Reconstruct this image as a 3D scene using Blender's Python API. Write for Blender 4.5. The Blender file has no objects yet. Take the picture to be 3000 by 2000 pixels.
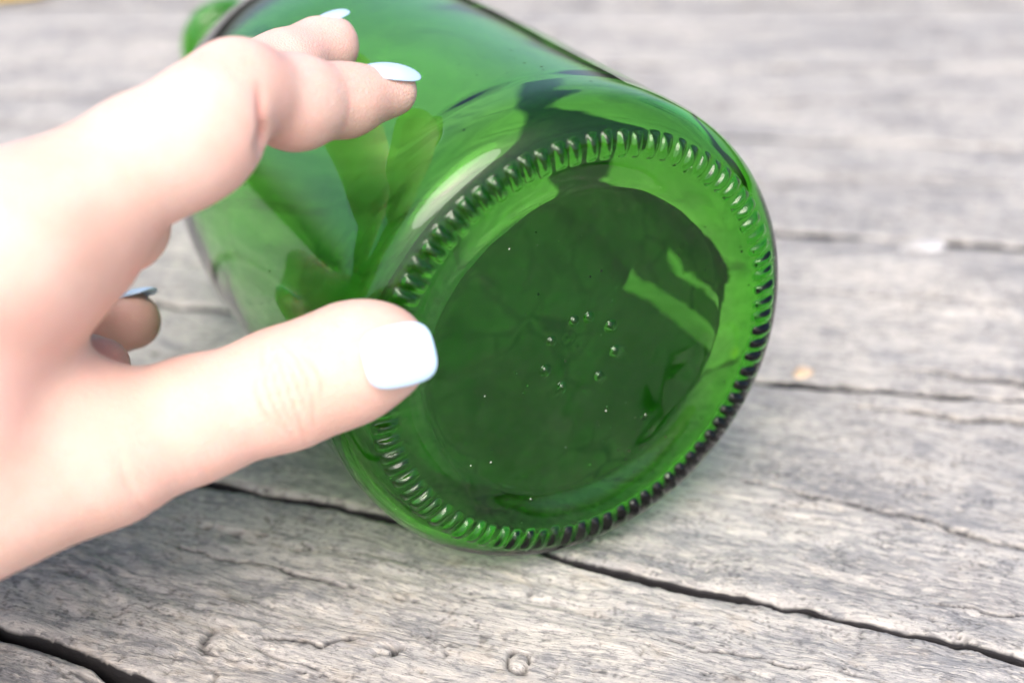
import bpy, math
import numpy as np
from mathutils import Matrix, Vector

# ---------------------------------------------------------------- camera
PITCH = math.radians(28.1225)
CAM_H = 0.170
FPX = 3230.0                                  # focal length in units of a 2352 px wide frame
sc = bpy.context.scene
cam_d = bpy.data.cameras.new('camera')
cam = bpy.data.objects.new('camera', cam_d)
sc.collection.objects.link(cam)
cam.location = (0, 0, CAM_H)
cam.rotation_euler = (math.radians(90) - PITCH, 0, 0)
cam_d.sensor_width = 36.0
cam_d.lens = FPX / 2352.0 * 36.0
cam_d.clip_start = 0.01
cam_d.clip_end = 100.0
cam_d.dof.use_dof = True
cam_d.dof.focus_distance = 0.252
cam_d.dof.aperture_fstop = 8.8
cam_d.dof.aperture_blades = 0
sc.camera = cam

# ---------------------------------------------------------------- sky, sun, exposure
SUN_ELEV, SUN_AZ = 50.0, -170.0                # azimuth measured from +Y (away from the camera) towards +X
world = bpy.data.worlds.new('World')
sc.world = world
world.use_nodes = True
wn = world.node_tree
wn.nodes.clear()
w_out = wn.nodes.new('ShaderNodeOutputWorld')
w_bg = wn.nodes.new('ShaderNodeBackground')
w_sky = wn.nodes.new('ShaderNodeTexSky')
w_sky.sky_type = 'NISHITA'
w_sky.sun_disc = False
w_sky.sun_elevation = math.radians(SUN_ELEV)
w_sky.sun_rotation = math.radians(SUN_AZ)
w_sky.dust_density = 4.5
w_sky.ozone_density = 1.0
w_bg.inputs['Strength'].default_value = 0.15
wn.links.new(w_sky.outputs[0], w_bg.inputs[0])
wn.links.new(w_bg.outputs[0], w_out.inputs[0])

sun_d = bpy.data.lights.new('sun', 'SUN')
sun_d.energy = 1.5
sun_d.angle = math.radians(40)
sun_d.color = (1.0, 0.96, 0.93)
sun = bpy.data.objects.new('sun', sun_d)
sc.collection.objects.link(sun)
el, az = math.radians(SUN_ELEV), math.radians(SUN_AZ)
sd = Vector((math.sin(az) * math.cos(el), math.cos(az) * math.cos(el), math.sin(el)))
sun.rotation_euler = sd.to_track_quat('Z', 'Y').to_euler()

sc.view_settings.view_transform = 'Standard'
sc.view_settings.look = 'None'
sc.view_settings.gamma = 1.0
sc.view_settings.use_curve_mapping = False
sc.view_settings.exposure = 0.93

sc.render.engine = 'CYCLES'
cy = sc.cycles
cy.use_denoising = True
cy.max_bounces = 18
cy.transmission_bounces = 16
cy.glossy_bounces = 8
cy.diffuse_bounces = 4
cy.transparent_max_bounces = 12
cy.sample_clamp_indirect = 6.0
cy.blur_glossy = 0.5

# ---------------------------------------------------------------- helpers
COL = sc.collection
cp, sp = math.cos(PITCH), math.sin(PITCH)


def to_world(P):
    """mm in the viewer's frame (x right, y up, z ahead) -> metres in the world"""
    P = np.asarray(P, float)
    x, y, z = P[..., 0], P[..., 1], P[..., 2]
    return np.stack([x, z * cp + y * sp, CAM_H * 1000 + y * cp - z * sp], -1) / 1000.0


def pt(px, py, Z):
    return np.array([(px - 1176.0) / FPX * Z, -(py - 784.0) / FPX * Z, Z])


def make_mesh(name, V, F, mat=None, parent=None, smooth=True, attrs=None):
    me = bpy.data.meshes.new(name)
    V = np.asarray(V, np.float32)
    F = np.asarray(F, np.int32)
    k = F.shape[1]
    me.vertices.add(len(V))
    me.vertices.foreach_set('co', V.ravel())
    me.loops.add(F.size)
    me.loops.foreach_set('vertex_index', F.ravel())
    me.polygons.add(len(F))
    me.polygons.foreach_set('loop_start', np.arange(0, F.size, k, dtype=np.int32))
    me.polygons.foreach_set('loop_total', np.full(len(F), k, np.int32))
    me.update(calc_edges=True)
    me.validate()
    if smooth:
        me.polygons.foreach_set('use_smooth', np.ones(len(me.polygons), bool))
    if attrs:
        for an, av in attrs.items():
            at = me.attributes.new(an, 'FLOAT', 'POINT')
            at.data.foreach_set('value', np.asarray(av, np.float32))
    o = bpy.data.objects.new(name, me)
    COL.objects.link(o)
    if mat:
        me.materials.append(mat)
    if parent:
        o.parent = parent
    return o


def tag(o, label=None, cat=None, group=None, kind=None):
    if label: o['label'] = label
    if cat: o['category'] = cat
    if group: o['group'] = group
    if kind: o['kind'] = kind
    return o


def _hash(ix, iy, iz, seed):
    h = (ix.astype(np.uint32) * np.uint32(374761393) + iy.astype(np.uint32) * np.uint32(668265263)
         + iz.astype(np.uint32) * np.uint32(2147483647) + np.uint32((seed * 974634777) & 0xffffffff))
    h = (h ^ (h >> np.uint32(13))) * np.uint32(1274126177)
    h = h ^ (h >> np.uint32(16))
    return (h & np.uint32(0xffffff)).astype(np.float32) / np.float32(0xffffff) * 2 - 1


def noise3(x, y, z, seed=0):
    x, y, z = np.broadcast_arrays(np.asarray(x, np.float32), np.asarray(y, np.float32), np.asarray(z, np.float32))
    xf, yf, zf = np.floor(x), np.floor(y), np.floor(z)
    ix, iy, iz = xf.astype(np.int64), yf.astype(np.int64), zf.astype(np.int64)
    fx, fy, fz = x - xf, y - yf, z - zf
    fx, fy, fz = [f * f * f * (f * (f * 6 - 15) + 10) for f in (fx, fy, fz)]
    out = 0
    for dx in (0, 1):
        wx = fx if dx else 1 - fx
        for dy in (0, 1):
            wy = fy if dy else 1 - fy
            for dz in (0, 1):
                wz = fz if dz else 1 - fz
                out = out + _hash(ix + dx, iy + dy, iz + dz, seed) * wx * wy * wz
    return out


def fbm(x, y, z=0.0, seed=0, oct=4):
    o, a = 0, 1.0
    for i in range(oct):
        o = o + a * noise3(x * 2 ** i, y * 2 ** i, z * 2 ** i, seed + i * 17)
        a *= 0.5
    return o


def nt(name):
    m = bpy.data.materials.new(name)
    m.use_nodes = True
    t = m.node_tree
    t.nodes.clear()
    out = t.nodes.new('ShaderNodeOutputMaterial')
    return m, t, out


class NB:
    """tiny node builder"""
    def __init__(self, t): self.t = t
    def new(self, kind, **kw):
        n = self.t.nodes.new(kind)
        for k, v in kw.items(): setattr(n, k, v)
        return n
    def link(self, a, b): self.t.links.new(a, b)
    def setin(self, n, key, v):
        if isinstance(v, bpy.types.NodeSocket): self.t.links.new(v, n.inputs[key])
        else: n.inputs[key].default_value = v
    def math(self, op, a, b=0.0, c=None, clamp=False):
        n = self.new('ShaderNodeMath', operation=op, use_clamp=clamp)
        self.setin(n, 0, a); self.setin(n, 1, b)
        if c is not None: self.setin(n, 2, c)
        return n.outputs[0]
    def noise(self, vec, scale, detail=4, rough=0.55, dist=0.0):
        n = self.new('ShaderNodeTexNoise')
        self.setin(n, 'Vector', vec); self.setin(n, 'Scale', scale)
        self.setin(n, 'Detail', detail); self.setin(n, 'Roughness', rough); self.setin(n, 'Distortion', dist)
        return n.outputs[0]
    def ramp(self, fac, stops, interp='LINEAR'):
        n = self.new('ShaderNodeValToRGB')
        n.color_ramp.interpolation = interp
        e = n.color_ramp.elements
        while len(e) > 1: e.remove(e[-1])
        e[0].position = stops[0][0]; e[0].color = (*stops[0][1], 1)
        for p, c in stops[1:]:
            x = e.new(p); x.color = (*c, 1)
        self.link(fac, n.inputs[0])
        return n.outputs[0]
    def framp(self, fac, lo, hi, a=0.0, b=1.0):
        n = self.new('ShaderNodeMapRange', interpolation_type='SMOOTHSTEP')
        self.setin(n, 0, fac); self.setin(n, 1, lo); self.setin(n, 2, hi); self.setin(n, 3, a); self.setin(n, 4, b)
        return n.outputs[0]
    def mix(self, fac, a, b, blend='MIX'):
        n = self.new('ShaderNodeMix', data_type='RGBA', blend_type=blend)
        self.setin(n, 0, fac)
        for k, v in ((6, a), (7, b)):
            if isinstance(v, bpy.types.NodeSocket): self.link(v, n.inputs[k])
            else: n.inputs[k].default_value = (*v, 1)
        return n.outputs[2]
    def mapping(self, vec, scale, loc=(0, 0, 0), rot=(0, 0, 0)):
        n = self.new('ShaderNodeMapping')
        self.link(vec, n.inputs[0])
        n.inputs['Location'].default_value = loc; n.inputs['Rotation'].default_value = rot; n.inputs['Scale'].default_value = scale
        return n.outputs[0]


# ---------------------------------------------------------------- materials
def wood_material(name, seed, warm=0.5, tone=1.0):
    """weathered grey board; the mesh carries u (m along grain) and v (m across) as attributes"""
    m, t, out = nt(name)
    b = NB(t)
    au = b.new('ShaderNodeAttribute', attribute_name='grain_u').outputs['Fac']
    av = b.new('ShaderNodeAttribute', attribute_name='grain_v').outputs['Fac']
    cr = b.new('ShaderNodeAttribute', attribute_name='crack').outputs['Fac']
    cx = b.new('ShaderNodeCombineXYZ')
    b.link(au, cx.inputs[0]); b.link(av, cx.inputs[1]); cx.inputs[2].default_value = seed * 3.7
    P = cx.outputs[0]
    warp = b.noise(b.mapping(P, (18, 45, 1)), 1.0, 3)
    cw = b.new('ShaderNodeCombineXYZ')
    b.link(au, cw.inputs[0])
    b.link(b.math('ADD', av, b.math('MULTIPLY', b.math('SUBTRACT', warp, 0.5), 0.010)), cw.inputs[1])
    cw.inputs[2].default_value = seed * 3.7
    W = cw.outputs[0]
    fib = b.noise(b.mapping(W, (70, 900, 1)), 1.0, 6, 0.62)
    fine = b.noise(b.mapping(W, (420, 2600, 1)), 1.0, 5, 0.65)
    band = b.noise(b.mapping(W, (9, 120, 1)), 1.0, 4, 0.55)
    patch = b.noise(b.mapping(P, (22, 48, 1)), 1.0, 6, 0.62)
    blot = b.noise(b.mapping(P, (90, 140, 1)), 1.0, 5, 0.65)
    grit = b.noise(b.mapping(P, (900, 1500, 1)), 1.0, 4, 0.7)
    g = tone * 1.0
    fleck = b.noise(b.mapping(W, (330, 1150, 1), loc=(.3, .7, 0)), 1.0, 3, .6)
    fleck2 = b.noise(b.mapping(W, (260, 700, 1), loc=(1.3, 2.7, 0)), 1.0, 4, .65)
    base = b.ramp(patch, [(0.38, (.225 * g, .222 * g, .226 * g)), (0.5, (.345 * g, .335 * g, .325 * g)), (0.62, (.47 * g, .445 * g, .41 * g))])
    base = b.mix(b.framp(band, .42, .60, 0, .45), base, (.48 * g, .45 * g, .41 * g))
    base = b.mix(b.framp(fib, .36, .47, .45, 0), base, (.15 * g, .148 * g, .155 * g))
    base = b.mix(b.framp(fleck2, .51, .60, 0, .62), base, (.15 * g, .148 * g, .152 * g))
    base = b.mix(b.framp(fleck, .53, .62, 0, .55), base, (.56 * g, .52 * g, .46 * g))
    base = b.mix(b.framp(fine, .54, .66, 0, .55), base, (.56 * g, .52 * g, .47 * g))
    base = b.mix(b.framp(blot, .54, .66, 0, .55), base, (.17 * g, .175 * g, .19 * g))
    base = b.mix(b.framp(blot, .34, .46, .40 * warm, 0), base, (.42 * g, .34 * g, .25 * g))
    base = b.mix(b.framp(grit, .60, .70, 0, .50), base, (.60, .56, .50))
    base = b.mix(b.framp(grit, .32, .41, .60, 0), base, (.09, .09, .095))
    base = b.mix(b.math('MULTIPLY', cr, .97), base, (.016, .015, .018))  # cracks and gap sides go near black: grime plus shade put into the colour
    pr = b.new('ShaderNodeBsdfPrincipled')
    b.link(base, pr.inputs['Base Color'])
    pr.inputs['Roughness'].default_value = .78
    pr.inputs['Specular IOR Level'].default_value = .35
    hgt = b.math('ADD', b.math('MULTIPLY', fib, .55), b.math('ADD', b.math('MULTIPLY', fine, .30), b.math('MULTIPLY', grit, .25)))
    bp = b.new('ShaderNodeBump')
    bp.inputs['Strength'].default_value = .85
    bp.inputs['Distance'].default_value = .0009
    b.link(hgt, bp.inputs['Height'])
    b.link(bp.outputs[0], pr.inputs['Normal'])
    b.link(pr.outputs[0], out.inputs[0])
    return m


def simple_material(name, col, rough=.7, var=.25, scale=300.0, bump=.0003):
    m, t, out = nt(name)
    b = NB(t)
    tc = b.new('ShaderNodeTexCoord')
    n = b.noise(tc.outputs['Object'], scale, 5)
    c = b.mix(b.framp(n, .3, .7), tuple(x * (1 - var) for x in col), tuple(min(1, x * (1 + var)) for x in col))
    pr = b.new('ShaderNodeBsdfPrincipled')
    b.link(c, pr.inputs['Base Color'])
    pr.inputs['Roughness'].default_value = rough
    bp = b.new('ShaderNodeBump'); bp.inputs['Distance'].default_value = bump
    b.link(n, bp.inputs['Height']); b.link(bp.outputs[0], pr.inputs['Normal'])
    b.link(pr.outputs[0], out.inputs[0])
    return m


def glass_material():
    m, t, out = nt('green_bottle_glass')
    b = NB(t)
    tc = b.new('ShaderNodeTexCoord')
    O = tc.outputs['Object']
    g = b.new('ShaderNodeBsdfGlass')
    g.inputs['Color'].default_value = (1, 1, 1, 1)
    g.inputs['Roughness'].default_value = 0.0
    g.inputs['IOR'].default_value = 1.41
    # specks of dust: sparse short flecks and a few dark grains
    vo = b.new('ShaderNodeTexVoronoi'); vo.feature = 'F1'
    b.link(b.mapping(O, (620, 1500, 900), rot=(0.3, 0.9, 0.5)), vo.inputs['Vector']); vo.inputs['Scale'].default_value = 1.0
    big = b.noise(O, 28.0, 3)
    keep = b.new('ShaderNodeSeparateColor'); b.link(vo.outputs['Color'], keep.inputs[0])
    rad = b.framp(keep.outputs[0], .95, 1.0, 0.0, .15)
    sp1 = b.math('LESS_THAN', vo.outputs['Distance'], b.math('MULTIPLY', rad, b.framp(big, .42, .62)))
    v2 = b.new('ShaderNodeTexVoronoi'); v2.feature = 'F1'
    b.link(b.mapping(O, (1000, 1000, 1000), loc=(3, 7, 1)), v2.inputs['Vector']); v2.inputs['Scale'].default_value = 1.0
    k2 = b.new('ShaderNodeSeparateColor'); b.link(v2.outputs['Color'], k2.inputs[0])
    big2 = b.noise(b.mapping(O, (1, 1, 1), loc=(5, 2, 9)), 34.0, 2)
    rad2 = b.framp(k2.outputs[1], .90, 1.0, 0.0, .26)
    sp2 = b.math('LESS_THAN', v2.outputs['Distance'], b.math('MULTIPLY', rad2, b.framp(big2, .52, .64)))
    d1 = b.new('ShaderNodeBsdfDiffuse'); d1.inputs[0].default_value = (.75, .74, .66, 1)
    d2 = b.new('ShaderNodeBsdfDiffuse'); d2.inputs[0].default_value = (.03, .03, .02, 1)
    film = b.new('ShaderNodeBsdfDiffuse'); film.inputs[0].default_value = (.55, .56, .52, 1)
    smear = b.noise(b.mapping(O, (60, 60, 14), rot=(.4, .2, .1)), 1.0, 6, .7)
    m0 = b.new('ShaderNodeMixShader')
    b.link(b.framp(smear, .52, .80, 0.0, .012), m0.inputs[0]); b.link(g.outputs[0], m0.inputs[1]); b.link(film.outputs[0], m0.inputs[2])
    m1 = b.new('ShaderNodeMixShader')
    b.link(sp1, m1.inputs[0]); b.link(m0.outputs[0], m1.inputs[1]); b.link(d1.outputs[0], m1.inputs[2])
    m2 = b.new('ShaderNodeMixShader')
    b.link(sp2, m2.inputs[0]); b.link(m1.outputs[0], m2.inputs[1]); b.link(d2.outputs[0], m2.inputs[2])
    b.link(m2.outputs[0], out.inputs['Surface'])
    va = b.new('ShaderNodeVolumeAbsorption')
    sig = (265.0, 70.0, 395.0)                # absorption per metre of glass
    D = 420.0
    va.inputs['Color'].default_value = (1 - sig[0] / D, 1 - sig[1] / D, 1 - sig[2] / D, 1)
    va.inputs['Density'].default_value = D
    b.link(va.outputs[0], out.inputs['Volume'])
    return m


def skin_material():
    m, t, out = nt('pale_skin')
    b = NB(t)
    tc = b.new('ShaderNodeTexCoord')
    O = tc.outputs['Object']
    red = b.new('ShaderNodeAttribute', attribute_name='redness').outputs['Fac']
    n1 = b.noise(O, 70.0, 4, .6)
    n2 = b.noise(O, 420.0, 3, .6)
    c = b.mix(b.framp(n1, .35, .68), (.69, .445, .365), (.73, .51, .435))
    c = b.mix(b.framp(n2, .55, .75, 0, .25), c, (.80, .50, .42))
    n3 = b.noise(O, 38.0, 3, .55)
    c = b.mix(b.framp(n3, .48, .64, 0, .5), c, (.76, .43, .37))
    c = b.mix(red, c, (.78, .33, .26))
    pr = b.new('ShaderNodeBsdfPrincipled')
    b.link(c, pr.inputs['Base Color'])
    pr.subsurface_method = 'RANDOM_WALK'
    pr.inputs['Subsurface Weight'].default_value = .5
    pr.inputs['Subsurface Radius'].default_value = (1.0, .36, .20)
    pr.inputs['Subsurface Scale'].default_value = .0035
    pr.inputs['Roughness'].default_value = .55
    pr.inputs['Specular IOR Level'].default_value = .40
    vo = b.new('ShaderNodeTexVoronoi'); vo.feature = 'DISTANCE_TO_EDGE'
    b.link(b.mapping(O, (1500, 1100, 1300), rot=(.4, .3, .7)), vo.inputs['Vector']); vo.inputs['Scale'].default_value = 1.0
    lines = b.framp(vo.outputs['Distance'], 0.0, .16)
    pore = b.noise(O, 2600.0, 2)
    h = b.math('ADD', b.math('MULTIPLY', lines, .6), b.math('MULTIPLY', pore, .4))
    bp = b.new('ShaderNodeBump'); bp.inputs['Strength'].default_value = .55; bp.inputs['Distance'].default_value = .0002
    b.link(h, bp.inputs['Height']); b.link(bp.outputs[0], pr.inputs['Normal'])
    b.link(pr.outputs[0], out.inputs[0])
    return m


def polish_material():
    m, t, out = nt('pale_blue_nail_polish')
    b = NB(t)
    pr = b.new('ShaderNodeBsdfPrincipled')
    tc = b.new('ShaderNodeTexCoord')
    n = b.noise(tc.outputs['Object'], 160.0, 3)
    b.link(b.mix(b.framp(n, .3, .7), (.48, .66, .86), (.52, .70, .89)), pr.inputs['Base Color'])
    pr.inputs['Roughness'].default_value = .12
    pr.inputs['Coat Weight'].default_value = .6
    pr.inputs['Coat Roughness'].default_value = .05
    b.link(pr.outputs[0], out.inputs[0])
    return m


# ---------------------------------------------------------------- the boards
# edges between boards: (x, y) in mm on the deck, far outside the picture they run on parallel
SL = -0.17
EDGES = [
    ([(-160, -520), (60, -560)], 3.0),
    ([(-160, -300), (60, -340)], 3.0),
    ([(-160, -110), (60, -150)], 3.0),
    ([(-160, 40), (60, -20)], 3.0),
    ([(-160, 160), (60, 82)], 2.6),
    ([(-150, 232), (-95.5, 206.7), (-63.4, 190.3), (-10, 166), (60, 146)], 2.7),
    ([(-130, 276), (-60.7, 253.1), (-32, 243.5), (10.75, 226.8), (50, 213), (92.4, 197.0)], 1.15),
    ([(-150, 353), (-87.6, 339), (0, 317), (62.1, 298.7), (92, 294), (122.4, 290.2)], 1.5),
    ([(-150, 412), (0, 396), (79, 388.6), (150.4, 377.5)], 2.0),
    ([(-200, 486), (60, 474), (180, 462)], 1.2),
    ([(-250, 560), (60, 556), (220, 553)], 1.4),
    ([(-240, 652), (240, 654)], 4.0),
    ([(-260, 752), (260, 750)], 2.0),
    ([(-260, 880), (260, 872)], 2.0),
    ([(-260, 1010), (260, 1000)], 2.0),
    ([(-260, 1200), (260, 1190)], 2.0),
    ([(-260, 1400), (260, 1390)], 2.0),
    ([(-260, 1620), (260, 1610)], 2.0),
    ([(-260, 1850), (260, 1840)], 2.0),
]


def edge_y(i, x):
    pts, gap = EDGES[i]
    xs = np.array([p[0] for p in pts], float); ys = np.array([p[1] for p in pts], float)
    y = np.interp(x, xs, ys)
    s = SL if i < 9 else -0.02
    y = np.where(x < xs[0], ys[0] + (x - xs[0]) * s, y)
    y = np.where(x > xs[-1], ys[-1] + (x - xs[-1]) * s, y)
    return y


def graded(lo, hi, fine_lo, fine_hi, d0, d1):
    """coordinates lo..hi with step d0 inside the fine band, growing to d1 outside"""
    out = list(np.arange(fine_lo, fine_hi, d0))
    x, d = out[-1], d0
    right = []
    while x < hi:
        d = min(d * 1.12, d1); x += d; right.append(min(x, hi))
    x, d = out[0], d0
    left = []
    while x > lo:
        d = min(d * 1.12, d1); x -= d; left.append(max(x, lo))
    return np.array(left[::-1] + out + right)


def groove(X, Y, pts, width, depth, seed):
    """a crack along a polyline (mm): returns depth field"""
    h = np.zeros_like(X)
    pts = np.array(pts, float)
    wob = fbm(X / 7.0, Y / 7.0, 0.0, seed, 3) * 1.1
    L = np.r_[0, np.cumsum(np.hypot(*np.diff(pts, axis=0).T))]
    for k in range(len(pts) - 1):
        a, b_ = pts[k], pts[k + 1]
        d = b_ - a
        t = np.clip(((X - a[0]) * d[0] + (Y - a[1]) * d[1]) / (d @ d), 0, 1)
        dist = np.abs(np.hypot(X - a[0] - d[0] * t, Y + wob - a[1] - d[1] * t))
        s = (L[k] + t * (L[k + 1] - L[k])) / L[-1]
        w = width * (0.35 + 1.3 * np.sin(np.pi * np.clip(s, .02, .98)) ** .7 * .6)
        h = np.maximum(h, np.clip(1.25 - dist / np.maximum(w, .05), 0, 1) * depth)
    return h


CRACKS = {   # board index -> cracks
    4: [([(55, 306), (64, 297.5), (73, 295)], 1.0, 3.0),
        ([(82, 287), (100, 282.5), (123, 279), (150, 272)], 1.1, 3.0),
        ([(50, 255), (66, 248), (82, 243), (103, 231), (125, 222)], .6, 1.8),
        ([(-20, 262), (14, 252), (40, 247)], .35, 1.2),
        ([(70, 216), (90, 211), (120, 204)], .3, 1.0)],
    3: [([(-70, 232), (-40, 222), (-15, 213)], .35, 1.0),
        ([(20, 205), (50, 196), (80, 186)], .3, .9),
        ([(-46, 203), (-35, 200.5), (-28, 204)], .5, .9)],
    5: [([(95, 306), (110, 301), (122, 299), (131, 293), (150, 291)], 1.2, 3.0),
        ([(-110, 372), (-60, 360), (0, 348)], .6, 2.0),
        ([(-20, 372), (60, 352), (140, 340)], .5, 1.5)],
    6: [([(60, 420), (110, 432), (170, 428)], .8, 2.0), ([(-150, 440), (-60, 430), (30, 422)], .8, 2.0)],
    7: [([(40, 500), (120, 512), (200, 505)], .9, 2.0), ([(-220, 520), (-120, 515)], .9, 2.0)],
    8: [([(-200, 600), (-40, 606), (120, 600)], 1.0, 2.0)],
}

deck = bpy.data.objects.new('wooden_deck', None)
COL.objects.link(deck)
tag(deck, 'weathered grey wooden boards under the green bottle', None, None, 'structure')

for i in range(1, len(EDGES)):
    i -= 3                                    # board numbers count from the first one near the picture
    near = 2 <= i <= 5
    vis = 2 <= i <= 9
    ext = 1100.0
    if near:
        xs = graded(-ext, ext, -135, 165, .55, 14)
    elif vis:
        xs = graded(-ext, ext, -260, 260, 1.6, 16)
    else:
        xs = graded(-ext, ext, -200, 200, 6, 40)
    g0, g1 = EDGES[i + 2][1], EDGES[i + 3][1]
    y0 = edge_y(i + 2, xs); y1 = edge_y(i + 3, xs)
    wob0 = fbm(xs / 16.0, np.full_like(xs, i * 7.3), 0.0, 3, 5) * 1.0 + fbm(xs / 3.0, np.full_like(xs, i * 3.1), 0.0, 31, 3) * .25
    wob1 = fbm(xs / 16.0, np.full_like(xs, (i + 1) * 7.3), 0.0, 3, 5) * 1.0 + fbm(xs / 3.0, np.full_like(xs, i * 5.9 + 40), 0.0, 37, 3) * .25
    gw0 = g0 * (0.55 + .25 * fbm(xs / 22.0, np.full_like(xs, i + .5), 0.0, 71, 3)).clip(.2, 1.2)
    gw1 = g1 * (0.55 + .25 * fbm(xs / 22.0, np.full_like(xs, i + 1.5), 0.0, 71, 3)).clip(.2, 1.2)
    y0 = y0 + wob0 + gw0
    y1 = y1 + wob1 - gw1
    wid = float(np.median(y1 - y0))
    nv = int(wid / (.5 if near else 1.5 if vis else 6.0))
    tv = np.linspace(0, 1, nv)
    # denser at the two edges
    tv = np.concatenate([np.linspace(0, 3.0 / wid, 7)[:-1], tv[(tv > 3.0 / wid) & (tv < 1 - 3.0 / wid)], np.linspace(1 - 3.0 / wid, 1, 7)[1:]])
    X = np.repeat(xs[:, None], len(tv), 1)
    Y = y0[:, None] + (y1 - y0)[:, None] * tv[None]
    dist = np.minimum(Y - y0[:, None], y1[:, None] - Y)
    ang = math.atan2(float(np.interp(60, xs, .5 * (y0 + y1)) - np.interp(-60, xs, .5 * (y0 + y1))), 120.0)
    U = X * math.cos(ang) + Y * math.sin(ang); Vv = -X * math.sin(ang) + Y * math.cos(ang)
    warp = fbm(U / 60, Vv / 22, 0.0, 5 + i, 3) * 5.0
    Hh = fbm(U / 90, Vv / 30, 0.0, 11 + i, 3) * .35
    r1 = noise3(U / 26, (Vv + warp) / 2.6, i * 5.0, 21) + .5 * noise3(U / 13, (Vv + warp) / 1.3, i * 5.0, 22)
    Hh = Hh + r1 * .13
    q = fbm(U / 11, (Vv + warp) / 4.0, i * 2.0, 81, 3) * 3.2            # thin flakes that have lifted off along the grain
    fq = q - np.floor(q)
    Hh = Hh + .20 * (np.floor(q) + np.clip(fq / .10, 0, 1)) * np.clip(fbm(U / 40, Vv / 25, 4.0, 83, 2) + .5, 0, 1)
    # short weathering checks that run with the grain, and small cross checks
    n1 = fbm(U / 34, (Vv + warp) / 4.2, i * 9.0, 41, 2)
    thr = .045 + .10 * fbm(U / 55, Vv / 40, 2.0, 43, 2)
    chk = np.clip(1 - np.abs(n1) / np.maximum(thr * .6, .004), 0, 1) * (fbm(U / 26, Vv / 12, 5.0, 47, 2) > .18)
    n2 = fbm(U / 3.2, Vv / 6.5, i * 4.0, 51, 3)
    chk2 = np.clip(1 - np.abs(n2) / .05, 0, 1) * np.clip((fbm(U / 14, Vv / 10, 1.0, 53, 3) - .15) * 4, 0, 1)
    Hh = Hh - chk * .8 - chk2 * .6
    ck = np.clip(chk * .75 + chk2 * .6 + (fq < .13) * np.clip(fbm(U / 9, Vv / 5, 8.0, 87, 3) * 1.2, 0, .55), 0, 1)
    if vis:
        for q, (pts, w, dpt) in enumerate(CRACKS.get(i, [])):
            g = groove(X, Y, pts, w, dpt, 60 + i * 10 + q)
            Hh = Hh - g
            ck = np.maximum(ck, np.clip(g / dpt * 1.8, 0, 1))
    if i == 3:     # two knots near the lower edge of the picture
        a = np.hypot((X + 23.5) * .8, (Y - 200.6) * 1.4) + fbm(X / 1.8, Y / 1.8, 0.0, 91, 3) * 1.1
        k1 = np.clip(1.2 - np.abs(a - 1.9) / .9, 0, 1) * np.clip(.6 + ((X + 23.5) * .8 - (Y - 200.6)) * .5, 0, 1)
        xa, ya = X - 1.1, Y - 197.2
        a2 = np.hypot(xa * 1.05, ya * .78) * (1 + .14 * fbm(X / 2.2, Y / 2.2, 0.0, 93, 3))
        w2 = .20 + .30 * np.clip(.5 + fbm(X / 1.6, Y / 1.6, 3.0, 95, 2) - xa * .12, 0, 1)
        k2 = np.clip(1.2 - np.abs(a2 - 2.2) / w2, 0, 1)
        rr_ = np.clip(np.abs(((a2 * 1.6) % 1.0) - .5) * 2 - .75, 0, 1) * 3 * (a2 < 1.9)
        Hh = Hh - k1 * 1.7 - k2 * 1.1 - rr_ * .15
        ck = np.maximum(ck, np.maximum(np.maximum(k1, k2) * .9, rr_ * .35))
    er = np.clip(1 - dist / 2.2, 0, 1)
    Z = np.where(Hh > 0, .5 * np.tanh(Hh / .5), Hh).clip(-4, .5) - .5 - er ** 2.2 * (1.0 + .5 * fbm(U / 6, Vv / 3, 0.0, 61, 2)) 
    nx, nvv = X.shape
    V = np.stack([X, Y, Z], -1).reshape(-1, 3)
    # skirts: sides of the board
    md0 = np.stack([xs, y0 + .25, Z[:, 0] - .9], -1); md1 = np.stack([xs, y1 - .25, Z[:, -1] - .9], -1)
    lo0 = np.stack([xs, y0 + .8, np.full_like(xs, -30.0)], -1); lo1 = np.stack([xs, y1 - .8, np.full_like(xs, -30.0)], -1)
    V = np.concatenate([V, md0, md1, lo0, lo1])
    idx = np.arange(nx * nvv).reshape(nx, nvv)
    F = np.stack([idx[:-1, :-1], idx[1:, :-1], idx[1:, 1:], idx[:-1, 1:]], -1).reshape(-1, 4)
    q0 = nx * nvv + np.arange(nx); q1 = q0 + nx; s0 = q1 + nx; s1 = s0 + nx
    F = np.concatenate([F,
                        np.stack([q0[:-1], q0[1:], idx[1:, 0], idx[:-1, 0]], -1),
                        np.stack([idx[:-1, -1], idx[1:, -1], q1[1:], q1[:-1]], -1),
                        np.stack([s0[:-1], s0[1:], q0[1:], q0[:-1]], -1),
                        np.stack([q1[:-1], q1[1:], s1[1:], s1[:-1]], -1),
                        np.stack([s0[:-1], s1[:-1], s1[1:], s0[1:]], -1)])
    gu = np.concatenate([U.ravel(), U[:, 0], U[:, -1], U[:, 0], U[:, -1]]) / 1000.0
    gv = np.concatenate([Vv.ravel(), Vv[:, 0] - 1, Vv[:, -1] + 1, Vv[:, 0] - 20, Vv[:, -1] + 20]) / 1000.0
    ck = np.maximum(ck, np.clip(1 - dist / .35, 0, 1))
    ca = np.concatenate([ck.ravel(), np.ones(4 * nx)])  # board sides fully dark, gap shade painted in along with grime
    tone = {3: 1.04, 4: 1.0, 5: 1.05, 9: 1.05}.get(i, 1.03)
    warm = {2: .5, 3: .6, 4: .3, 5: .2}.get(i, .25)
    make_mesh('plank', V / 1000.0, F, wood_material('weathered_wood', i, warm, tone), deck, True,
              {'grain_u': gu, 'grain_v': gv, 'crack': ca})

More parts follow.
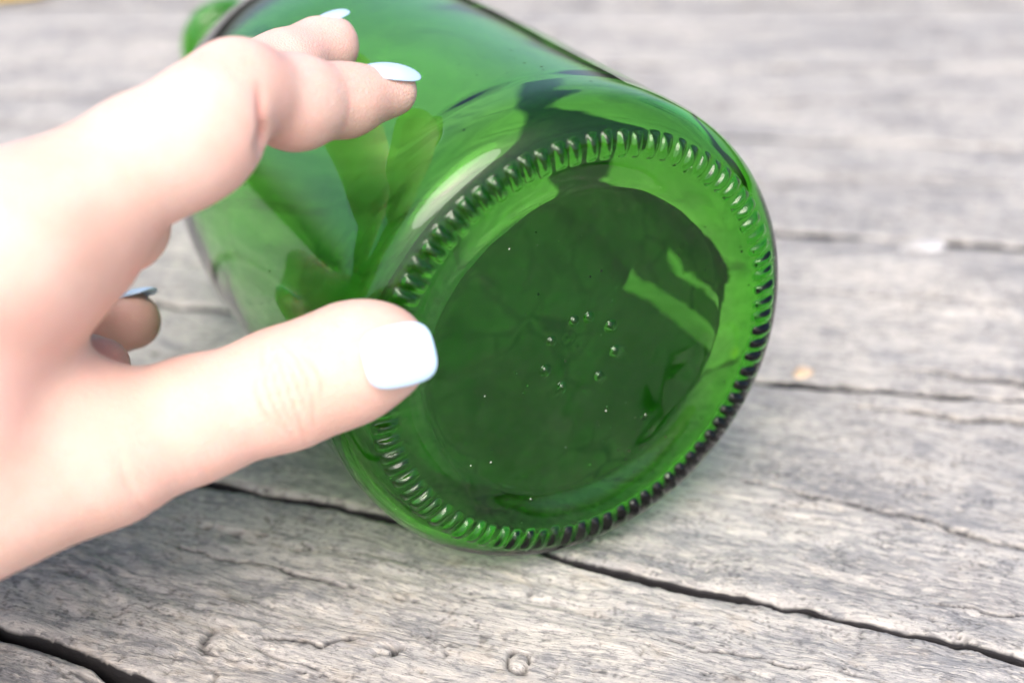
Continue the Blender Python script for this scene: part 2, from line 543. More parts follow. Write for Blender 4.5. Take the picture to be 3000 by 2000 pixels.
# soil in the dark below the boards
gm = simple_material('dark_soil', (.05, .042, .036), .9, .4, 60.0, .004)
gx = np.linspace(-1.3, 1.3, 30); gy = np.linspace(-.8, 2.1, 30)
GX, GY = np.meshgrid(gx, gy, indexing='ij')
GV = np.stack([GX, GY, -.045 + .004 * fbm(GX * 14, GY * 14, 0.0, 5, 3)], -1).reshape(-1, 3)
gi = np.arange(900).reshape(30, 30)
GF = np.stack([gi[:-1, :-1], gi[1:, :-1], gi[1:, 1:], gi[:-1, 1:]], -1).reshape(-1, 4)
tag(make_mesh('ground', GV, GF, gm), 'dark soil in the gaps below the boards', None, None, 'structure')

# ---------------------------------------------------------------- the bottle
BC = np.array([13.577, -2.2855, 256.123])          # centre of the knurled ring (viewer's frame, mm)
AX = np.array([-.45441, .41988, .78563]); AX /= np.linalg.norm(AX)
RB = 47.2
NSEG = 984
KN = 82


def smooth_curve(pts, n):
    """Catmull-Rom through profile points (r, L)"""
    P = np.array(pts, float)
    P = np.concatenate([[2 * P[0] - P[1]], P, [2 * P[-1] - P[-2]]])
    d = np.r_[0, np.cumsum(np.hypot(*np.diff(P, axis=0).T) ** .5)]
    out = []
    for k in range(1, len(P) - 2):
        m = n if isinstance(n, int) else n[k - 1]
        t = np.linspace(d[k], d[k + 1], m, endpoint=False)
        t0, t1, t2, t3 = d[k - 1:k + 3]
        p0, p1, p2, p3 = P[k - 1:k + 3]
        T = t[:, None]
        A1 = (t1 - T) / (t1 - t0) * p0 + (T - t0) / (t1 - t0) * p1
        A2 = (t2 - T) / (t2 - t1) * p1 + (T - t1) / (t2 - t1) * p2
        A3 = (t3 - T) / (t3 - t2) * p2 + (T - t2) / (t3 - t2) * p3
        B1 = (t2 - T) / (t2 - t0) * A1 + (T - t0) / (t2 - t0) * A2
        B2 = (t3 - T) / (t3 - t1) * A2 + (T - t1) / (t3 - t1) * A3
        out.append((t2 - T) / (t2 - t1) * B1 + (T - t1) / (t2 - t1) * B2)
    return np.concatenate(out + [P[-2:-1]])


outer = smooth_curve([(.25, 3.6), (4, 3.6), (9, 3.5), (18, 3.3), (26, 3.0), (30.6, 2.7), (31.6, 2.35), (33.5, 1.5), (35.5, .75), (37.5, .2), (39.2, 0),
                      (41, .33), (43.1, 1.4), (45.0, 3.2), (46.45, 6.0), (47.1, 9.8), (47.25, 14.5), (47.25, 45), (47.25, 78), (46.8, 98),
                      (44.6, 117), (40.6, 134), (35.2, 149), (28.4, 163), (21.8, 175), (17.2, 185), (14.6, 195), (13.4, 206),
                      (13.0, 213), (14.4, 214.2), (14.9, 216.5), (14.8, 220), (13.8, 222.4), (12.2, 223.2)],
                     [6, 26, 8, 8, 8, 5, 5, 5, 6, 6, 6, 7, 7, 6, 6, 6, 5, 10, 8, 8, 8, 8, 8, 8, 8, 6, 5, 4, 4, 4, 4, 4, 4])
inner = smooth_curve([(12.2, 223.2), (10.4, 222), (9.6, 218), (9.6, 205), (10.9, 195), (13.8, 184), (19.0, 173), (25.6, 161), (32.4, 147), (38.0, 132),
                      (42.1, 115), (44.3, 96), (44.9, 70), (44.9, 44), (44.9, 18), (44.4, 10.6), (43.1, 6.8), (41.0, 5.1), (37, 5.1), (28, 7.0), (14, 8.8), (.25, 9.2)],
                     [4, 4, 5, 5, 5, 5, 5, 6, 6, 7, 8, 10, 10, 10, 8, 7, 7, 8, 9, 9, 9])[1:]
th = np.arange(NSEG) * 2 * np.pi / NSEG
prof = np.concatenate([outer, inner]); n_out = len(outer)
r = prof[:, 0][:, None] + 0 * th[None]; Lc = prof[:, 1][:, None] + 0 * th[None]
# profile normals (pointing out of the glass)
tn = np.gradient(prof, axis=0); tn /= np.linalg.norm(tn, axis=1)[:, None] + 1e-9
nr, nl = tn[:, 1][:, None], -tn[:, 0][:, None]      # for the outer run (r growing, then L growing) the outside is (+dL, -dr)
rng = np.random.default_rng(4)
PH0 = 1.1
isout = (np.arange(len(prof)) < n_out)[:, None]
# knurls: short radial ridges round the heel
jit = rng.uniform(-.07, .07, KN); amp = rng.uniform(.7, 1.15, KN); jl = rng.uniform(-.25, .25, KN)
ph = (th - PH0) * KN / (2 * np.pi)
ki = np.round(ph).astype(int) % KN
fr = ph - np.round(ph) + jit[ki]
across = np.sqrt(np.clip(1 - (np.abs(fr) / .32) ** 2, 0, 1))[None] * amp[ki][None]
rad = prof[:, 0][:, None]
Ls = prof[:, 1][:, None]
s_r = (rad - (39.6 + jl[ki][None]))
along = np.clip(1 - (np.abs(s_r) / 2.35) ** 2.3, 0, 1) ** .7 * (Ls < 6) * isout
bump = across * along * .92
# eight small raised dots near the middle of the base
dots = [(1318, 737), (1352, 728), (1402, 748), (1413, 806), (1375, 862), (1290, 888), (1252, 850), (1266, 783)]
e1 = np.cross(AX, [0, 1, 0]); e1 /= np.linalg.norm(e1); e2 = np.cross(e1, AX)
plane_c = BC + AX * 3.5
for (dx, dy), dr in zip(dots, (1.05, 1.1, 1.3, 1.25, 1.0, 1.05, 1.2, 1.05)):
    d = pt(dx, dy, 1.0)
    P = d * ((AX @ plane_c) / (AX @ d)) - BC
    u, v = P @ e1, P @ e2
    dd = np.hypot(rad * np.cos(th)[None] - u, rad * np.sin(th)[None] - v)
    bump = bump + np.clip(1 - (dd / dr) ** 2, 0, 1) ** .6 * .95 * isout * (Ls < 6)
# hand-blown-looking unevenness: the inner wall wanders more than the outer one
cx, sx = np.cos(th)[None], np.sin(th)[None]
un_o = .05 * fbm(cx * 1.4 + 0 * Ls, sx * 1.4 + 0 * Ls, Ls / 45.0, 7, 3) * (Ls > 14)
un_i = (.22 * fbm(cx * 1.2 + 3, sx * 1.2, Ls / 60.0, 9, 2) + .02 * noise3(cx * 6, sx * 6, Ls / 14.0, 13)) * np.clip((rad - 12) / 10, 0, 1) * (Ls > 20)
basei = (~isout) & (Ls < 19)
un_b = np.where(basei, .40 * fbm(rad * cx / 26.0, rad * sx / 26.0, 0.0, 19, 2), 0)
outb = isout & (Ls < 4) & (rad < 36)
un_c = np.where(outb, .10 * fbm(rad * cx / 11.0, rad * sx / 11.0, 2.0, 23, 3) * np.clip((36 - rad) / 6, 0, 1), 0)
disp = bump + np.where(isout, un_o + un_c, un_i + un_b)
r = r + nr * disp; Lc = Lc + nl * disp
V = BC[None, None] + AX * Lc[..., None] + e1 * (r * np.cos(th)[None])[..., None] + e2 * (r * np.sin(th)[None])[..., None]
nring = len(prof)
idx = np.arange(nring * NSEG).reshape(nring, NSEG)
nx_ = np.roll(idx, -1, 1)
F = np.stack([idx[:-1], nx_[:-1], nx_[1:], idx[1:]], -1).reshape(-1, 4)
Vw = to_world(V.reshape(-1, 3))
# close the two poles with tiny fans kept as quads
c0 = len(Vw); c1 = c0 + 1
Vw = np.concatenate([Vw, to_world(np.array([BC + AX * outer[0, 1], BC + AX * inner[-1, 1]]))])
ev = np.arange(0, NSEG, 2)
F = np.concatenate([F,
                    np.stack([np.full(len(ev), c0), idx[0, (ev + 2) % NSEG], idx[0, ev + 1], idx[0, ev]], -1),
                    np.stack([np.full(len(ev), c1), idx[-1, ev], idx[-1, ev + 1], idx[-1, (ev + 2) % NSEG]], -1)])
org = to_world(BC)
bottle = make_mesh('glass_bottle', Vw - org, F, glass_material())
bottle.location = org
tag(bottle, 'green glass bottle lying on its side with a knurled base facing the viewer', 'bottle')
import bmesh
bmm = bmesh.new(); bmm.from_mesh(bottle.data)
bmesh.ops.recalc_face_normals(bmm, faces=bmm.faces[:])
bmm.to_mesh(bottle.data); bmm.free()


# paper label on the side turned away from the viewer, with two torn slits
def label_material():
    m, t, out = nt('dark_label_paper')
    b = NB(t)
    O = b.new('ShaderNodeTexCoord').outputs['Object']
    W = b.new('ShaderNodeVectorMath', operation='ADD')
    nz = b.new('ShaderNodeTexNoise'); b.link(O, nz.inputs['Vector']); nz.inputs['Scale'].default_value = 60.0
    sc_ = b.new('ShaderNodeVectorMath', operation='SCALE'); b.link(nz.outputs['Color'], sc_.inputs[0]); sc_.inputs['Scale'].default_value = .012
    b.link(O, W.inputs[0]); b.link(sc_.outputs[0], W.inputs[1])
    vo = b.new('ShaderNodeTexVoronoi'); vo.feature = 'DISTANCE_TO_EDGE'
    b.link(b.mapping(W.outputs[0], (75, 75, 75)), vo.inputs['Vector']); vo.inputs['Scale'].default_value = 1.0
    n = b.noise(O, 45.0, 5, .6)
    c = b.mix(b.framp(n, .35, .65), (.13, .115, .055), (.27, .235, .11))
    c = b.mix(b.math('MULTIPLY', b.framp(vo.outputs['Distance'], 0.0, .07, 1.0, 0.0), b.framp(n, .42, .58)), c, (.08, .075, .04))
    pr = b.new('ShaderNodeBsdfPrincipled'); b.link(c, pr.inputs['Base Color']); pr.inputs['Roughness'].default_value = .8
    b.link(pr.outputs[0], out.inputs[0])
    return m


lt = np.radians(np.arange(136.0, 276.1, .6)); ll = np.arange(9.0, 104.1, .6)
TT, LL = np.meshgrid(lt, ll, indexing='ij')
TD = np.degrees(TT)
jag = fbm(LL / 6.0, TD * 0, 0.0, 3, 3) * .35
bot = 18.0 + 3.5 * np.clip((TD - 168) / 26, 0, 1) * np.clip((262 - TD) / 16, 0, 1) + .6 * fbm(TD / 3.0, TD * 0, 1.0, 5, 3)
gone = ((TD > 187.3 + jag) & (TD < 191.9 + jag * .6) & (LL < 61) & (LL > 23)) | ((TD > 178.0 + jag) & (TD < 179.4 + jag + (LL < 33) * .9) & (LL < 48) & (LL > 24)) | (LL < bot) | (TD < 161 - (LL - 20) * .20 + 2.0 * fbm(LL / 9.0, TD * 0, 7.0, 6, 3))
li_ = np.arange(TT.size).reshape(TT.shape)
cell = ~(gone[:-1, :-1] | gone[1:, :-1] | gone[1:, 1:] | gone[:-1, 1:])
lq = np.stack([li_[:-1, :-1], li_[1:, :-1], li_[1:, 1:], li_[:-1, 1:]], -1)[cell]


def on_bottle(rr, T, L_):
    return AX * L_[..., None] + e1 * (rr * np.cos(T))[..., None] + e2 * (rr * np.sin(T))[..., None]


RL = np.interp(LL, outer[60:200, 1][np.argsort(outer[60:200, 1])], outer[60:200, 0][np.argsort(outer[60:200, 1])])
lpts = np.concatenate([on_bottle(RL + .15, TT, LL).reshape(-1, 3), on_bottle(RL + .27, TT, LL).reshape(-1, 3)])
ed = np.concatenate([lq[:, [k, (k + 1) % 4]] for k in range(4)])
key = {}
for a_, b_ in ed.tolist():
    if (b_, a_) in key: del key[(b_, a_)]
    else: key[(a_, b_)] = 1
rimq = np.array([(a_, b_, b_ + TT.size, a_ + TT.size) for a_, b_ in key])
lf = np.concatenate([lq[:, ::-1], lq + TT.size, rimq])
lab = make_mesh('label', to_world(lpts + BC) - org, lf, label_material(), bottle, True)
lab['label'] = 'dark paper label on the far side, seen through the green glass'

# ---------------------------------------------------------------- the hand
DX = .72
LO = np.array([-300., -92., 120.]); HI = np.array([6., 62., 312.])
NG = np.ceil((HI - LO) / DX).astype(int) + 1
GRID = np.full(NG, 30.0, np.float32)


def box_of(pts, rads, margin):
    P = np.array(pts); Rr = np.array(rads)[:, None]
    a = ((P - Rr - margin).min(0) - LO) / DX; b_ = ((P + Rr + margin).max(0) - LO) / DX
    a = np.clip(np.floor(a).astype(int), 0, NG - 1); b_ = np.clip(np.ceil(b_).astype(int) + 1, 1, NG)
    return tuple(slice(a[k], b_[k]) for k in range(3))


def coords(sl):
    ax = [(LO[k] + DX * np.arange(sl[k].start, sl[k].stop)).astype(np.float32) for k in range(3)]
    return ax[0][:, None, None], ax[1][None, :, None], ax[2][None, None, :]


def smin(a, b_, k):
    h = np.maximum(k - np.abs(a - b_), 0) / k
    return np.minimum(a, b_) - h * h * k * .25


def round_cone(xyz, a, b_, r1, r2):
    x, y, z = xyz
    ba = np.array(b_) - np.array(a); l2 = ba @ ba; rr = r1 - r2; a2 = l2 - rr * rr; il2 = 1.0 / l2
    px, py, pz = x - a[0], y - a[1], z - a[2]
    yy = px * ba[0] + py * ba[1] + pz * ba[2]
    zz = yy - l2
    qx, qy, qz = px * l2 - ba[0] * yy, py * l2 - ba[1] * yy, pz * l2 - ba[2] * yy
    x2 = qx * qx + qy * qy + qz * qz
    y2, z2 = yy * yy * l2, zz * zz * l2
    k = np.sign(rr) * rr * rr * x2
    d = (np.sqrt(np.maximum(x2 * a2 * il2, 0)) + yy * rr) * il2 - r1
    c1_ = np.sign(zz) * a2 * z2 > k
    c2_ = np.sign(yy) * a2 * y2 < k
    d = np.where(c1_, np.sqrt(x2 + z2) * il2 - r2, np.where(c2_, np.sqrt(x2 + y2) * il2 - r1, d))
    return d.astype(np.float32)


def chain(nodes, k=3.0):
    """nodes: (xyz, r) -> field on its own box"""
    pts = [n[0] for n in nodes]; rads = [n[1] for n in nodes]
    sl = box_of(pts, rads, 14)
    xyz = coords(sl)
    d = None
    for (a, r1), (b_, r2) in zip(nodes[:-1], nodes[1:]):
        c = round_cone(xyz, a, b_, r1, r2)
        d = c if d is None else smin(d, c, k)
    return sl, xyz, d


def merge(sl, d, k):
    GRID[sl] = smin(GRID[sl], d, k)


def nodes_px(lst):
    return [(pt(a, b_, c), d) for a, b_, c, d in lst]


def blob(field, xyz, c, rad_, k):
    x, y, z = xyz
    return smin(field, (np.sqrt((x - c[0]) ** 2 + (y - c[1]) ** 2 + (z - c[2]) ** 2) - rad_).astype(np.float32), k)


def carve(field, xyz, c, rad_, k):
    x, y, z = xyz
    s = (np.sqrt((x - c[0]) ** 2 + (y - c[1]) ** 2 + (z - c[2]) ** 2) - rad_).astype(np.float32)
    return -smin(-field, s, k)


WRIST = np.array([-128., -24., 200.])
I_MCP = pt(30, 565, 204)
M_MCP = pt(-20, 560, 225)
R_MCP = np.array([-93., 15., 243.])
P_MCP = np.array([-101., 6., 259.])
T_CMC = np.array([-106., -33., 205.])
T_MCP = pt(235, 1035, 222)

# fingers
index_n = nodes_px([(30, 565, 204, 12.4), (335, 362, 211, 9.25), (480, 266, 216, 8.4), (542, 206, 220, 7.5), (685, 230, 231, 6.75), (790, 232, 238.6, 5.85), (900, 210, 245.3, 4.5)])
sl, xyz, d = chain(index_n, 3.2)
d = blob(d, xyz, pt(455, 340, 214), 7.7, 6.0)             # flesh of the first segment on the palm side
d = blob(d, xyz, pt(670, 258, 231), 4.6, 6.0)
d = carve(d, xyz, pt(606, 322, 214), 1.5, 2.6)            # bend crease
f_index = (sl, d)
mid_n = nodes_px([(-20, 560, 225, 11.4), (300, 375, 236, 8.8), (520, 222, 247, 8.0), (650, 160, 260.5, 6.7), (750, 95, 272, 5.6)])
sl, xyz, d = chain(mid_n, 3.2)
d = blob(d, xyz, pt(760, 115, 271), 5.0, 3.0)
f_mid = (sl, d)
ring_n = [(R_MCP, 11.0), (pt(110, 560, 283), 8.6), (pt(140, 715, 296), 7.2), (pt(240, 738, 291), 6.9), (pt(302, 736, 287), 6.0)]
f_ring = chain(ring_n, 3.0)
pink_n = [(P_MCP, 9.8), (pt(0, 770, 282), 7.4), (pt(95, 858, 266), 6.3), (pt(195, 850, 246), 5.7), (pt(232, 842, 240), 5.0)]
f_pink = chain(pink_n, 3.0)
# thumb
th_n = nodes_px([(235, 1035, 222, 11.4), (450, 962, 226, 9.4), (655, 892, 228, 9.3), (790, 841, 226.8, 9.05), (882, 815, 226.0, 7.1)])
th_n = [(T_CMC, 15.5)] + th_n
sl, xyz, d = chain(th_n, 4.0)
d = blob(d, xyz, pt(858, 800, 227.5), 6.6, 5.0)
f_th = (sl, d)

# palm: metacarpals, web of skin between thumb and forefinger, heel of the hand
pal = [
    ([(WRIST, 19.0), (I_MCP, 12.4)], 10), ([(WRIST + [0, 4, 8], 18.0), (M_MCP, 12.0)], 10),
    ([(WRIST + [0, 2, 16], 17.0), (R_MCP, 11.0)], 10), ([(WRIST + [0, -4, 22], 15.0), (P_MCP, 10.0)], 10),
    ([(WRIST, 19.0), (np.array([-200., -42., 182.]), 23.5), (np.array([-292., -62., 158.]), 28.0)], 10),
    ([(WRIST + [0, 2, 18], 17.0), (np.array([-200., -40., 202.]), 22.0), (np.array([-292., -58., 186.]), 26.0)], 10),
]
for nodes, k in pal:
    sl, xyz, d = chain(nodes, 8.0)
    merge(sl, d, k)
# web: three rounded triangles' worth of cones fanned between forefinger and thumb
a0, a1 = pt(60, 580, 206), pt(215, 565, 213)
b0, b1 = pt(110, 1020, 217), pt(235, 1015, 224)
for t_ in np.linspace(0, 1, 8):
    bow = math.sin(math.pi * t_)
    inn = (T_CMC * .55 + I_MCP * .45) * (1 - .0) 
    tipp = a1 * (1 - t_) + b1 * t_ + np.array([-11.0, 0, 0]) * bow
    base_ = inn * .6 + (a0 * (1 - t_) + b0 * t_) * .4
    sl, xyz, d = chain([(base_, 9.5), (tipp, 7.2 - 2.0 * bow)], 2.0)
    merge(sl, d, 7.0)
merge(*f_index, 6.0)
merge(*f_th, 7.0)
for f in (f_mid,):
    GRID[f[0]] = smin(GRID[f[0]], f[1], 1.2)
for f in (f_ring, f_pink):
    GRID[f[0]] = smin(GRID[f[0]], f[2], 1.2)
# palm-side pad below the forefinger and the fold in the hollow of the hand
sl = box_of([pt(300, 540, 222)], [12], 14); xyz = coords(sl)
GRID[sl] = blob(GRID[sl], xyz, pt(300, 525, 221), 6.2, 5.0)
GRID[sl] = blob(GRID[sl], xyz, pt(235, 605, 224), 4.4, 4.0)
GRID[sl] = carve(GRID[sl], xyz, pt(304, 592, 216), 1.3, 2.6)


def surface_nets(S):
    neg = S < 0
    nx, ny, nz = S.shape
    cnt = np.zeros((nx - 1, ny - 1, nz - 1), np.int8)
    for i in (0, 1):
        for j in (0, 1):
            for k in (0, 1):
                cnt += neg[i:nx - 1 + i, j:ny - 1 + j, k:nz - 1 + k]
    act = np.argwhere((cnt > 0) & (cnt < 8))
    lut = np.full(cnt.shape, -1, np.int32)
    lut[act[:, 0], act[:, 1], act[:, 2]] = np.arange(len(act))
    corners = np.array([(i, j, k) for i in (0, 1) for j in (0, 1) for k in (0, 1)])
    vals = np.stack([S[act[:, 0] + c[0], act[:, 1] + c[1], act[:, 2] + c[2]] for c in corners], 1)
    acc = np.zeros((len(act), 3)); n = np.zeros(len(act))
    for p in range(8):
        for q in range(p + 1, 8):
            if np.abs(corners[p] - corners[q]).sum() != 1: continue
            va, vb = vals[:, p], vals[:, q]
            m = (va < 0) != (vb < 0)
            t_ = np.where(m, va / np.where(m, va - vb, 1), 0)
            acc += np.where(m[:, None], corners[p] + (corners[q] - corners[p]) * t_[:, None], 0)
            n += m
    V = act + acc / n[:, None]
    quads = []
    for ax in range(3):
        u, v = [(1, 2), (2, 0), (0, 1)][ax]
        s0 = [slice(None)] * 3; s1 = [slice(None)] * 3
        s0[ax] = slice(0, -1); s1[ax] = slice(1, None)
        ch = np.argwhere(neg[tuple(s0)] != neg[tuple(s1)])
        ch = ch[(ch[:, u] > 0) & (ch[:, v] > 0) & (ch[:, u] < S.shape[u] - 1) & (ch[:, v] < S.shape[v] - 1)]
        inside = neg[ch[:, 0], ch[:, 1], ch[:, 2]]
        du = np.zeros(3, int); du[u] = 1
        dv = np.zeros(3, int); dv[v] = 1
        c = [ch - du - dv, ch - dv, ch, ch - du]
        q = np.stack([lut[x[:, 0], x[:, 1], x[:, 2]] for x in c], 1)
        q[~inside] = q[~inside][:, ::-1]
        quads.append(q)
    Q = np.concatenate(quads)
    return V, Q[(Q >= 0).all(1)]


HV, HF = surface_nets(GRID)
HV = LO + HV * DX
# relax the net a little
for it in range(3):
    acc = np.zeros_like(HV); n = np.zeros(len(HV))
    for k in range(4):
        a, b_ = HF[:, k], HF[:, (k + 1) % 4]
        for c in range(3):
            acc[:, c] += np.bincount(a, HV[b_, c], len(HV)) + np.bincount(b_, HV[a, c], len(HV))
        n += np.bincount(a, minlength=len(HV)) + np.bincount(b_, minlength=len(HV))
    HV = HV * .5 + .5 * acc / np.maximum(n, 1)[:, None]
# vertex normals
fn = np.cross(HV[HF[:, 2]] - HV[HF[:, 0]], HV[HF[:, 3]] - HV[HF[:, 1]])
VN = np.zeros_like(HV)
for k in range(4):
    for c in range(3):
        VN[:, c] += np.bincount(HF[:, k], fn[:, c], len(HV))
VN /= np.linalg.norm(VN, axis=1)[:, None] + 1e-9
# folds of skin over the joints
disp = np.zeros(len(HV)); red = np.zeros(len(HV))


def fold(c0, dirn, side, half_len, bow, width, depth, rr=.5, nrm=None):
    """groove: centre c0, finger direction dirn, groove runs along side, bows along dirn"""
    global disp, red
    rel = HV - c0
    s = rel @ side; t_ = rel @ dirn - bow * (s / half_len) ** 2
    ok = (np.abs(s) < half_len * 1.2)
    if nrm is not None:
        ok = ok & (VN @ nrm > .1)
    w = np.exp(-(t_ / width) ** 2) * np.clip(1.15 - np.abs(s) / half_len, 0, 1) ** .6
    w = np.where(ok & (np.linalg.norm(rel, axis=1) < half_len * 1.8 + 3), w, 0)
    disp -= w * depth
    red = np.maximum(red, w * rr)


def unit(v): return np.asarray(v, float) / np.linalg.norm(v)


t_dir = unit(pt(800, 838, 230) - pt(450, 962, 226)); cam_n = np.array([0, .1, -1.0])
t_side = unit(np.cross(t_dir, cam_n)); t_up = unit(np.cross(t_side, t_dir))
if t_up[2] > 0: t_up = -t_up
if t_side[1] < 0: t_side = -t_side
kc = pt(668, 896, 218.8)
for off, hl, bow, dep in ((-3.4, 7.2, 1.3, .34), (-1.9, 5.2, .3, .30), (-.4, 7.6, -.2, .46), (1.1, 4.4, -.2, .30), (2.6, 6.6, -1.2, .36), (4.6, 4.0, -1.4, .16), (-5.2, 4.2, 1.4, .16)):
    fold(kc + t_dir * off + t_side * (.4 * math.sin(off * 3)), t_dir, t_side, hl, bow, .40, dep * 1.1, .80, t_up)
rel = HV - kc
red = np.maximum(red, .16 * np.exp(-((rel @ t_dir) / 4.5) ** 2 - ((rel @ t_side) / 6.0) ** 2) * (VN @ t_up > .2))
# first finger: bend crease and the crease of the last joint
fd = unit(pt(790, 226, 238) - pt(685, 228, 231)); fs = unit(np.cross(fd, [0, 0, -1.0])); 
if fs[1] < 0: fs = -fs
fold(pt(597, 268, 214), unit([.98, .1, .3]), unit([-.18, 1, 0]), 4.6, .2, .8, .55, .75)
fold(pt(788, 262, 232), fd, unit([.22, 1, 0]), 3.8, .25, .45, .12, .30)
for o_ in (-11, -6, 4, 9):
    fold(pt(500 + o_ * 3, 150, 212), unit([.8, .5, .2]), unit([-.5, .85, 0]), 4.0, .2, .5, .10, .12)
fold(pt(300, 1120, 214), unit([.95, .3, .1]), unit([-.35, 1, 0]), 5.5, .5, .7, .22, .22)
fold(pt(305, 590, 216), unit([1, .3, .1]), unit([-.3, 1, 0]), 3.2, .3, .9, .3, .8)
for o_ in (0, 30, 62):
    fold(pt(400 + o_, 1085 - o_ * .2, 216), t_dir, unit([-.3, 1, 0]), 2.2, .1, .4, .12, .14)
# red knuckles and fingertips
for c, rad_, a_ in ((pt(540, 130, 214), 7, .10), (pt(950, 195, 246), 5, .16), (pt(800, 120, 276), 5, .18), (pt(330, 750, 286), 7, .35), (pt(570, 360, 212), 6, .16),
                    (pt(250, 830, 238), 6, .45), (pt(60, 450, 196), 11, .12), (pt(850, 930, 226), 6, .10), (pt(350, 1120, 215), 9, .12)):
    red = np.maximum(red, a_ * np.exp(-(np.linalg.norm(HV - c, axis=1) / rad_) ** 2))
disp += .12 * fbm(HV[:, 0] / 9, HV[:, 1] / 9, HV[:, 2] / 9, 77, 2)
HV = HV + VN * disp[:, None]
HW = to_world(HV)
horg = to_world(WRIST)
hand = bpy.data.objects.new('hand', None)
COL.objects.link(hand)
hand.location = horg
tag(hand, 'pale hand with light blue nail polish gripping the green bottle', 'hand')
make_mesh('skin', HW - horg, HF, skin_material(), hand, True, {'redness': red})

# ---- fingernails
polish = polish_material()


def nail(cen, t, n, length, width, curve_w, curve_l, thick, sq, mat, label=None):
    """cen: middle of the plate, t: towards the tip, n: outwards; a curved plate with a rounded outline"""
    t = unit(t); n = unit(n - t * (np.asarray(n) @ t)); w = np.cross(t, n)
    NR, NA = 14, 64
    an = np.arange(NA) * 2 * np.pi / NA
    ca, sa = np.cos(an), np.sin(an)
    ox = np.sign(ca) * np.abs(ca) ** (2 / sq); oy = np.sign(sa) * np.abs(sa) ** (2 / sq)
    oy = oy * (1 - .07 * (ox < 0) * np.abs(ox))
    top = []; bot = []
    for side in (1, -1):
        for k in range(NR + 1):
            rho = k / NR
            rho2 = math.sin(rho * math.pi / 2)
            e = math.sqrt(max(0, 1 - rho2 ** 6)) * thick * .5
            x = ox * rho2 * length / 2; y = oy * rho2 * width / 2
            phi = y / curve_w
            zc = curve_w * (np.cos(phi) - 1) - x * x / (2 * curve_l)
            P = cen + t * x[:, None] + w * (curve_w * np.sin(phi))[:, None] + n * (zc + side * e)[:, None]
            (top if side > 0 else bot).append(P)
    rings = top[1:] + bot[1:-1][::-1]
    V = np.concatenate([np.concatenate(rings), [top[0].mean(0)], [bot[0].mean(0)]])
    m = len(rings)
    idx = np.arange(m * NA).reshape(m, NA); nxr = np.roll(idx, -1, 1)
    F = np.stack([idx[:-1], idx[1:], nxr[1:], nxr[:-1]], -1).reshape(-1, 4)
    e2_ = np.arange(0, NA, 2)
    F = np.concatenate([F,
                        np.stack([np.full(len(e2_), m * NA), idx[0, e2_], idx[0, e2_ + 1], idx[0, (e2_ + 2) % NA]], -1),
                        np.stack([np.full(len(e2_), m * NA + 1), idx[-1, (e2_ + 2) % NA], idx[-1, e2_ + 1], idx[-1, e2_]], -1)])
    o = make_mesh('fingernail', to_world(V) - horg, F, mat, hand)
    if label: o['label'] = label
    return o


nail(pt(919, 815, 216.9), pt(1000, 796, 219.5) - pt(838, 834, 216.4), np.array([.10, .06, -1.0]), 11.4, 10.5, 8.4, 40.0, .9, 3.4, polish, 'wide square thumb nail with pale blue polish')
nail(pt(902, 150, 242.4), pt(963, 152, 247.5) - pt(838, 146, 239.0), np.array([.02, .83, -.56]), 11.2, 8.4, 5.4, 17.0, .6, 2.5, polish, 'oval forefinger nail with pale blue polish')
nail(pt(749, 34, 271.6), pt(790, 22, 280) - pt(705, 62, 270), np.array([-.30, .90, -.32]), 10.4, 7.6, 5.2, 22.0, .8, 2.5, polish, 'oval middle finger nail with pale blue polish')
nail(pt(306, 668, 285.6), pt(345, 664, 286) - pt(265, 684, 288), np.array([-.10, .99, .05]), 9.6, 7.2, 5.2, 22.0, .8, 2.5, polish, 'small nail of the curled finger with pale blue polish')

# ---------------------------------------------------------------- small litter on the boards


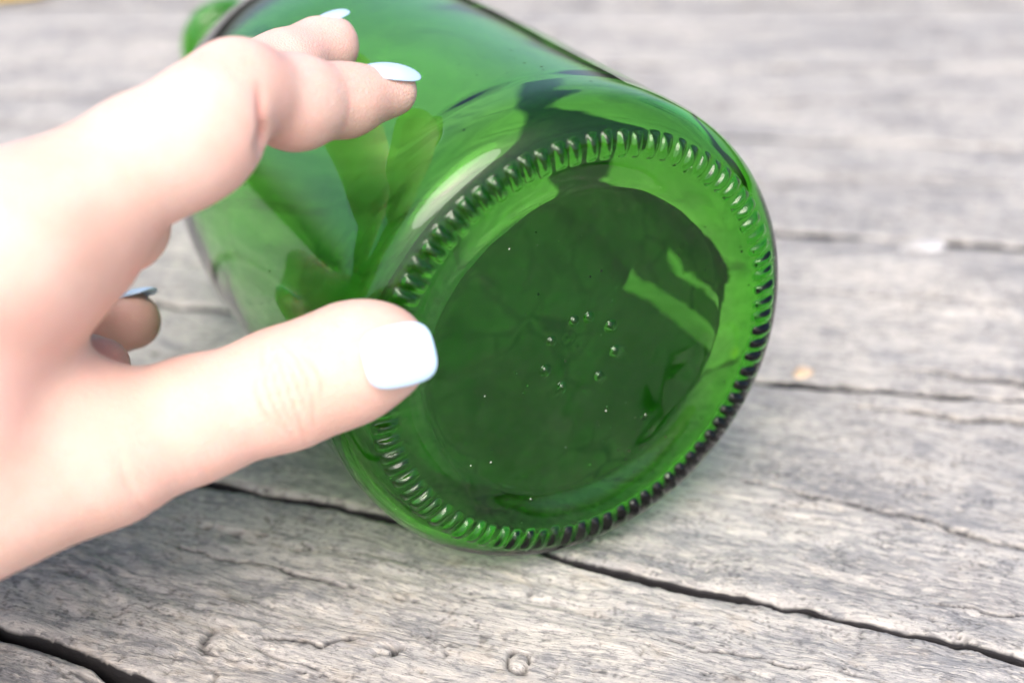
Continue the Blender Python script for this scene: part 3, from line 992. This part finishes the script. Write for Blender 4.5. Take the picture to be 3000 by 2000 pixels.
def pebble(name, centre, size, mat, seed, flat=.6, rz=0.0):
    n, m = 12, 20
    V = []
    for i in range(n + 1):
        ph_ = math.pi * i / n
        for j in range(m):
            t_ = 2 * math.pi * j / m
            V.append((math.sin(ph_) * math.cos(t_), math.sin(ph_) * math.sin(t_), math.cos(ph_)))
    V = np.array(V)
    k = 1 + .5 * fbm(V[:, 0] * 1.3, V[:, 1] * 1.3, V[:, 2] * 1.3 + seed, seed, 3)
    V = V * k[:, None] * np.array(size)
    V[:, 2] = np.maximum(V[:, 2], -size[2] * flat)
    c, s = math.cos(rz), math.sin(rz)
    V = np.stack([V[:, 0] * c - V[:, 1] * s, V[:, 0] * s + V[:, 1] * c, V[:, 2] + size[2] * flat], -1)
    idx = np.arange((n + 1) * m).reshape(n + 1, m); nx2 = np.roll(idx, -1, 1)
    F = np.stack([idx[:-1], idx[1:], nx2[1:], nx2[:-1]], -1).reshape(-1, 4)
    o = make_mesh(name, V / 1000.0, F, mat)
    o.location = np.array(centre) / 1000.0
    return o


tag(pebble('pale_flake', (121, 378.0, -1.0), (5.2, 3.0, 1.5), simple_material('pale_flake', (.46, .45, .45), .75), 3, .5, .3),
    'white flake lying on the gap between boards at the right', 'flake')
tag(pebble('wood_chip', (72, 302.5, -1.6), (2.6, 2.0, 1.2), simple_material('wood_chip', (.62, .46, .32), .7), 9, .6, .5),
    'small yellowish wood chip on the crack right of the bottle', 'wood chip')
lx = np.linspace(-1, 1, 15); ly = np.linspace(-1, 1, 9)
LX, LY = np.meshgrid(lx, ly, indexing='ij')
hw = .42 * (1 - np.abs(LX) ** 2.2) + .01
LV = np.stack([LX * 22, LY * hw * 22, 1.5 + 3.0 * LX ** 2 + 2.0 * LY ** 2 * hw + .8 * fbm(LX * 2, LY * 2, 0.0, 4, 2)], -1)
nT = LX.size
LVV = np.concatenate([LV.reshape(-1, 3), (LV - [0, 0, .35]).reshape(-1, 3)])
li = np.arange(nT).reshape(LX.shape)
LF = np.stack([li[:-1, :-1], li[1:, :-1], li[1:, 1:], li[:-1, 1:]], -1).reshape(-1, 4)
rim = np.concatenate([li[:, 0], li[-1, 1:], li[-2::-1, -1], li[0, -2:0:-1]])
rim2 = np.roll(rim, -1)
LF = np.concatenate([LF, LF[:, ::-1] + nT, np.stack([rim, rim + nT, rim2 + nT, rim2], -1)])
leaf = make_mesh('dry_leaf', LVV / 1000.0, LF, simple_material('yellow_leaf', (.78, .52, .10), .6, .2, 120.0))
leaf.location = (-.236, .662, .0); leaf.rotation_euler = (0, 0, .2)
tag(leaf, 'yellow fallen leaf on the far boards at the upper left corner', 'leaf')
